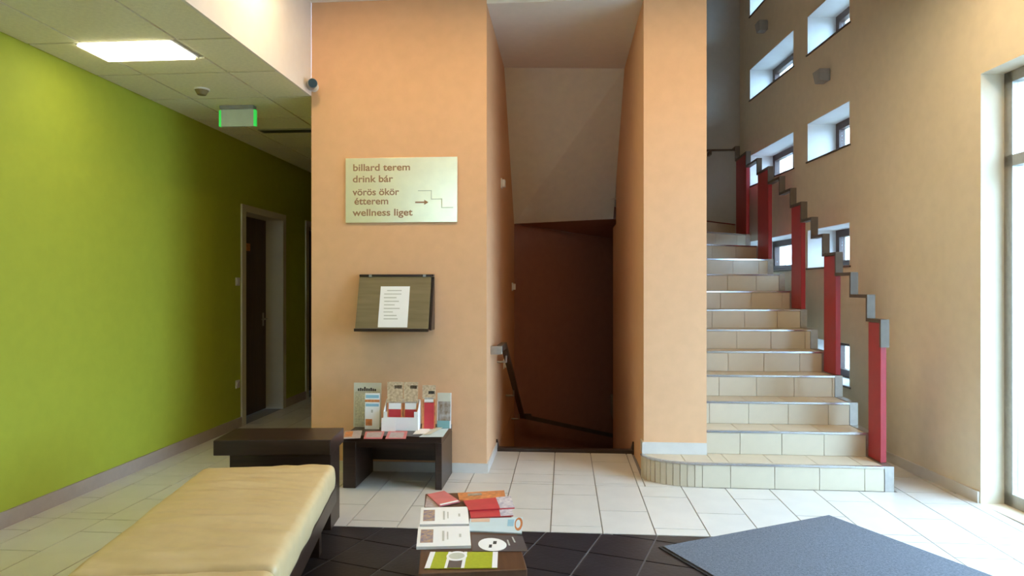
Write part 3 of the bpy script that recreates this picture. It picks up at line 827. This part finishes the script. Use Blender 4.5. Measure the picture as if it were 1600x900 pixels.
sheet('flat_brochure', 'dark brochure with an orange picture lying at the left end of the low table', 'brochure', [(539,674),(566,673),(563,685),(535,686)], ZB, 0.003, M['lit_lilac'], [(0.05,0.5,0.1,0.8,M['lit_orange'],'picture')])
sheet('flat_brochure', 'rose brochure lying flat under the striped leaflet', 'brochure', [(571,675),(601,674),(597,686),(568,686)], ZB, 0.003, M['lit_pink'], [(0.1,0.9,0.15,0.85,M['lit_lilac'],'picture')])
sheet('flat_brochure', 'rose brochure lying flat below the white dispenser', 'brochure', [(607,674),(637,674),(634,686),(602,686)], ZB, 0.003, M['lit_pink'], [(0.15,0.85,0.2,0.9,M['lit_lilac'],'picture')])
sheet('flat_card', 'pale blue card at the right end of the low table', 'card', [(672,671),(701,670),(692,683),(655,683)], ZB, 0.002, M['lit_blue'])
sheet('flat_card', 'white card fanned out beneath the tall lone brochure', 'card', [(652,671),(672,669),(669,678),(645,679)], ZB+0.0026, 0.002, M['paper'])
sheet('flat_card', 'cream card fanned out beside the white card on the low table', 'card', [(680,668),(695,666.5),(672,679),(662,680)], ZB+0.0052, 0.002, M['pale'])

# ------------------------------------------------------------------ coffee table with magazines
CT = 0.35
a1 = math.radians(10.3)
ctc = Vector((-0.415, 2.89))
t = empty('coffee_table', 'narrow brown coffee table covered with leaflets beside the daybed', 'table', (ctc.x, ctc.y, 0), a1)
m = MB(); m.box(-0.198, 0.198, -0.475, 0.475, CT-0.05, CT, 0.004); m.build('table_top', M['mwood'], t)
for sx in (-1, 1):
    for sy in (-1, 1):
        m = MB(); m.box(*sorted((sx*0.135, sx*0.19)), *sorted((sy*0.41, sy*0.465)), 0, CT-0.0505, 0.003); m.build('leg', M['mwood'], t)
m = MB(); m.box(-0.135, 0.135, -0.42, 0.42, 0.10, 0.125); m.build('lower_shelf', M['mwood'], t)
ZC = CT+0.0005
ph = [(0.06,0.30,0.16,0.82,M['photo'],'picture'), (0.47,0.51,0.25,0.75,M['print'],'text_column'), (0.56,0.585,0.3,0.68,M['print'],'text_column'), (0.79,0.83,0.42,0.58,M['print'],'mark')]
sheet('white_leaflet', 'white leaflet with a square picture, the farther of two on the coffee table', 'leaflet', [(658,796.5),(730.5,795),(733,822),(656,823)], ZC, 0.010, M['paper'], ph, 'white picture leaflets')
sheet('white_leaflet', 'white leaflet with a square picture, the nearer of two on the coffee table', 'leaflet', [(653.5,827.5),(733.5,826),(736,857),(650.5,859)], ZC, 0.012, M['paper'], ph, 'white picture leaflets')
sheet('lilac_brochure', 'greyish fanned brochure under the rose one at the far coffee table corner', 'brochure', [(667,776),(686,774),(688,793),(664,793)], ZC, 0.003, M['lit_lilac'])
sheet('rose_brochure', 'rose red brochure lying askew at the far end of the coffee table', 'brochure', [(667.5,774),(694,768.5),(719,785),(687,792)], ZC+0.0036, 0.006, M['lit_pink'], [(0.05,0.95,0.90,0.99,M['paper'],'white_edge')])
sheet('orange_magazine', 'orange magazine at the far right end of the coffee table', 'magazine', [(715,771.5),(788,767.5),(790,779),(718,784)], ZC, 0.005, M['lit_orange'], [(0.2,0.5,0.2,0.5,M['photo3'],'picture')])
sheet('red_brochure', 'red brochure with a food photo, the upper of two on the coffee table', 'brochure', [(724,784),(798,777),(804,795),(733,799)], ZC+0.0056, 0.006, M['lit_red'], [(0.68,1.0,0.0,1.0,M['photo2'],'food_photo')], 'red food brochures')
sheet('red_brochure', 'red brochure with a food photo, the lower of two on the coffee table', 'brochure', [(733,796),(799,793),(802,807),(736,811)], ZC, 0.005, M['lit_red'], [(0.70,1.0,0.0,1.0,M['photo2'],'food_photo')], 'red food brochures')
sheet('blue_brochure', 'pale blue brochure with an orange ring jutting over the coffee table edge', 'brochure', [(734,812.5),(817,810),(815,835),(732,831)], ZC, 0.006, M['lit_blue'],
      [(0.03,0.38,0.02,0.30,mat('brochure_peach', (0.75,0.52,0.38), 0.5),'peach_patch'), ('oval',0.93,0.45,0.075,0.42,M['lit_orange'],'orange_ring',0.0006), ('oval',0.92,0.45,0.045,0.27,M['lit_blue'],'ring_centre',0.0009), (0.72,0.84,0.15,0.6,M['lit_mid'],'blue_patch')])
sheet('dark_leaflet', 'dark grey leaflet with a white oval logo on the coffee table', 'leaflet', [(737,836),(816,838),(825,862),(738,862)], ZC, 0.002, M['lit_grey'],
      [('oval',0.38,0.60,0.265,0.40,M['paper'],'white_oval',0.0006), ('oval',0.38,0.60,0.012,0.02,M['paper'],'oval_centre',0.0009), (0.30,0.355,0.62,0.80,M['print_dark'],'dark_mark',0.02), (0.39,0.455,0.40,0.58,M['print_dark'],'dark_mark',0.02), (0.68,0.71,0.30,0.65,M['print'],'pale_stroke',-0.01), (0.80,0.83,0.10,0.45,M['print'],'pale_stroke',-0.02)])
sheet('lime_leaflet', 'lime green leaflet with a white cup shape at the near end', 'leaflet', [(672.5,863.5),(778,863.5),(777,888.5),(663,889.5)], ZC, 0.003, M['lit_green'],
      [(0.0,0.075,0.0,1.0,M['paper'],'white_band'), (0.925,1.0,0.0,1.0,M['paper'],'white_band'), (0.27,0.31,0.0,1.0,M['paper'],'cup_side'), (0.50,0.545,0.0,1.0,M['paper'],'cup_side'), (0.31,0.50,0.55,0.98,M['lit_grey'],'cup_body'),
       ('oval',0.405,0.27,0.15,0.30,M['paper'],'cup_rim',0.0009), ('oval',0.405,0.27,0.115,0.20,mat('cup_inner_print',(0.60,0.62,0.52),0.6),'cup_inner',0.0012)])

# ------------------------------------------------------------------ daybed
a2 = math.radians(10.8)
bed = empty('daybed', 'beige cushioned daybed on a dark wooden base with a dark board at its end', 'daybed', (-1.20, 3.46, 0), a2)
def cushion(x0, x1, y0, y1, z0, z1, r, seed, name):
    def coords(a, b, n):
        inner = [a+r+(b-a-2*r)*k/n for k in range(n+1)]
        e = [a+r*(1-math.cos(math.pi/2*k/4)) for k in range(4)]
        return e + inner + [a+b-q for q in reversed(e)]
    xs, ys, zs = coords(x0, x1, 30), coords(y0, y1, 96), coords(z0, z1, 2)
    rp = 0.055
    bm = bmesh.new(); cache = {}
    def put(x, y, z):
        k = (round(x,5), round(y,5), round(z,5))
        if k in cache: return cache[k]
        ix, iy, iz = min(max(x, x0+r), x1-r), min(max(y, y0+r), y1-r), min(max(z, z0+r), z1-r)
        d = Vector((x-ix, y-iy, z-iz))
        if d.length > 1e-6:
            mx = max(abs(d.x), abs(d.y), abs(d.z))
            d = d.normalized()*mx if mx < r-1e-6 else d.normalized()*r
        p = Vector((ix, iy, iz)) + d
        cx, cy = (p.x-(x0+x1)/2)/((x1-x0)/2), (p.y-(y0+y1)/2)/((y1-y0)/2)
        if p.z > (z0+z1)/2:      # crowned top with soft creases running across
            p.z += 0.014*(1-abs(cx)**3)*(1-abs(cy)**6)-0.006
            wv = noise.noise(Vector((p.x*2.2+seed, p.y*13.0, seed)))*0.011 + noise.noise(Vector((p.x*5+3, p.y*28.0+p.x*9, seed+4)))*0.007
            p.z += wv*(1-abs(cx)**6)
        else:
            pass
        s = noise.noise(Vector((p.x*3, p.y*6, p.z*18+seed)))*0.006
        if abs(cx) > 0.9: p.x += s*math.copysign(1, cx)
        cache[k] = bm.verts.new(p); return cache[k]
    def face(pts):
        vs = [put(*p) for p in pts]
        if len(set(vs)) == 4:
            try: bm.faces.new(vs)
            except ValueError: pass
    for i in range(len(xs)-1):
        for j in range(len(ys)-1):
            a, b_, c, d = xs[i], xs[i+1], ys[j], ys[j+1]
            face([(a,c,z1),(b_,c,z1),(b_,d,z1),(a,d,z1)]); face([(a,d,z0),(b_,d,z0),(b_,c,z0),(a,c,z0)])
        for k in range(len(zs)-1):
            a, b_, c, d = xs[i], xs[i+1], zs[k], zs[k+1]
            face([(a,y0,c),(b_,y0,c),(b_,y0,d),(a,y0,d)]); face([(b_,y1,c),(a,y1,c),(a,y1,d),(b_,y1,d)])
    for j in range(len(ys)-1):
        for k in range(len(zs)-1):
            a, b_, c, d = ys[j], ys[j+1], zs[k], zs[k+1]
            face([(x0,b_,c),(x0,a,c),(x0,a,d),(x0,b_,d)]); face([(x1,a,c),(x1,b_,c),(x1,b_,d),(x1,a,d)])
    bmesh.ops.recalc_face_normals(bm, faces=bm.faces[:])
    me = bpy.data.meshes.new(name); bm.to_mesh(me); bm.free()
    for p in me.polygons: p.use_smooth = True
    me.materials.append(M['cushion'])
    o = bpy.data.objects.new(name, me); COL.objects.link(o); o.parent = bed
    return o
CW = -0.68
cushion(CW, 0.0, -1.315, 0.0, 0.315, 0.460, 0.036, 1.3, 'cushion')
cushion(CW, 0.0, -2.45, -1.318, 0.315, 0.460, 0.036, 7.9, 'cushion')
m = MB(); m.box(CW+0.012, -0.012, -2.44, 0.10, 0.225, 0.314, 0.004); m.build('base_frame', M['dwood'], bed)
for sx in (CW+0.06, -0.14):
    for sy in (-2.36, -1.2, -0.10):
        m = MB(); m.box(sx, sx+0.07, sy, sy+0.07, 0, 0.2245, 0.003); m.build('leg', M['dwood'], bed)
# dark end board on its support (slightly turned against the cushion)
R = Matrix.Rotation(math.radians(6.0)-a2, 4, 'Z')
loc = Matrix.Rotation(-a2, 4, 'Z') @ Vector((-1.645+1.20, 3.80-3.46, 0))
m = MB(Matrix.Translation(loc) @ R); m.box(-0.325, 0.325, -0.165, 0.165, 0.445, 0.53, 0.004); m.build('end_board', M['dwood'], bed)
m = MB(Matrix.Translation(loc) @ R); m.box(-0.26, 0.31, -0.10, 0.12, 0.0, 0.4445, 0.003); m.build('board_support', M['dwood'], bed)

# ------------------------------------------------------------------ door mat
P0, P1 = Vector((0.498, 3.619)), Vector((1.596, 4.207))
ax = (P1-P0); W = ax.length; ra = math.atan2(ax.y, ax.x)
t = empty('door_mat', 'large grey door mat lying askew on the tiles', 'mat', (P0.x, P0.y, 0), ra)
m = MB(); m.box(0, W, -1.95, 0, 0.0005, 0.006, 0.002); m.build('rubber_edge', M['rug_edge'], t)
m = MB(); m.box(0.016, W-0.016, -1.934, -0.016, 0.006, 0.013, 0.002); m.build('pile', M['rug'], t)

# ------------------------------------------------------------------ stairwell wall lamps
for lab, u, z in (('grey box lamp on the stairwell wall between the nearer windows', 6.39, 3.39), ('grey box lamp on the stairwell wall between the farther windows', 7.93, 4.46)):
    p = RZ @ Vector((DW, u, z))
    t = empty('wall_sconce', lab, 'lamp', p, TH, 'stairwell wall lamps')
    m = MB(); m.box(-0.012, -0.0005, -0.06, 0.06, -0.05, 0.05, 0.002); m.build('back_plate', M['plastic_grey'], t)
    m = MB(); m.hexa([(-0.095,-0.055,-0.055),(-0.0125,-0.055,-0.055),(-0.0125,0.055,-0.055),(-0.095,0.055,-0.055)], [(-0.11,-0.075,0.055),(-0.0125,-0.075,0.055),(-0.0125,0.075,0.055),(-0.11,0.075,0.055)]); m.build('shade', M['plastic_grey'], t)

# ------------------------------------------------------------------ lobby downlights (in the ceiling, above the frame)
def downlight(x, y, w, where):
    t = empty('downlight', 'warm round downlight in the lobby ceiling '+where, 'light', (x, y, ZLOB), group='lobby downlights')
    m = MB(); m.cyl((0,0,-0.012), (0,0,-0.0005), 0.10, 28); m.build('trim_ring', M['plastic_white'], t)
    m = MB(); m.cyl((0,0,-0.016), (0,0,-0.0125), 0.08, 28); m.build('lens', M['lampglow'], t)
    ld = bpy.data.lights.new('downlight_bulb', 'AREA'); ld.shape = 'DISK'; ld.size = 0.15; ld.energy = w; ld.color = (1.0, 0.74, 0.42)
    lo_ = bpy.data.objects.new('bulb', ld); COL.objects.link(lo_); lo_.parent = t; lo_.location = (0, 0, -0.022)
for x, y, w, where in ((-1.62, 3.95, LAMP_W, 'beside the corridor'), (-0.45, 3.9, LAMP_W*1.3, 'before the direction sign'), (0.75, 3.9, LAMP_W, 'before the orange pier'), (1.95, 4.05, LAMP_W*1.5, 'before the tiled stairs'), (-0.4, 1.0, LAMP_W, 'farthest from the orange wall')):
    downlight(x, y, w, where)
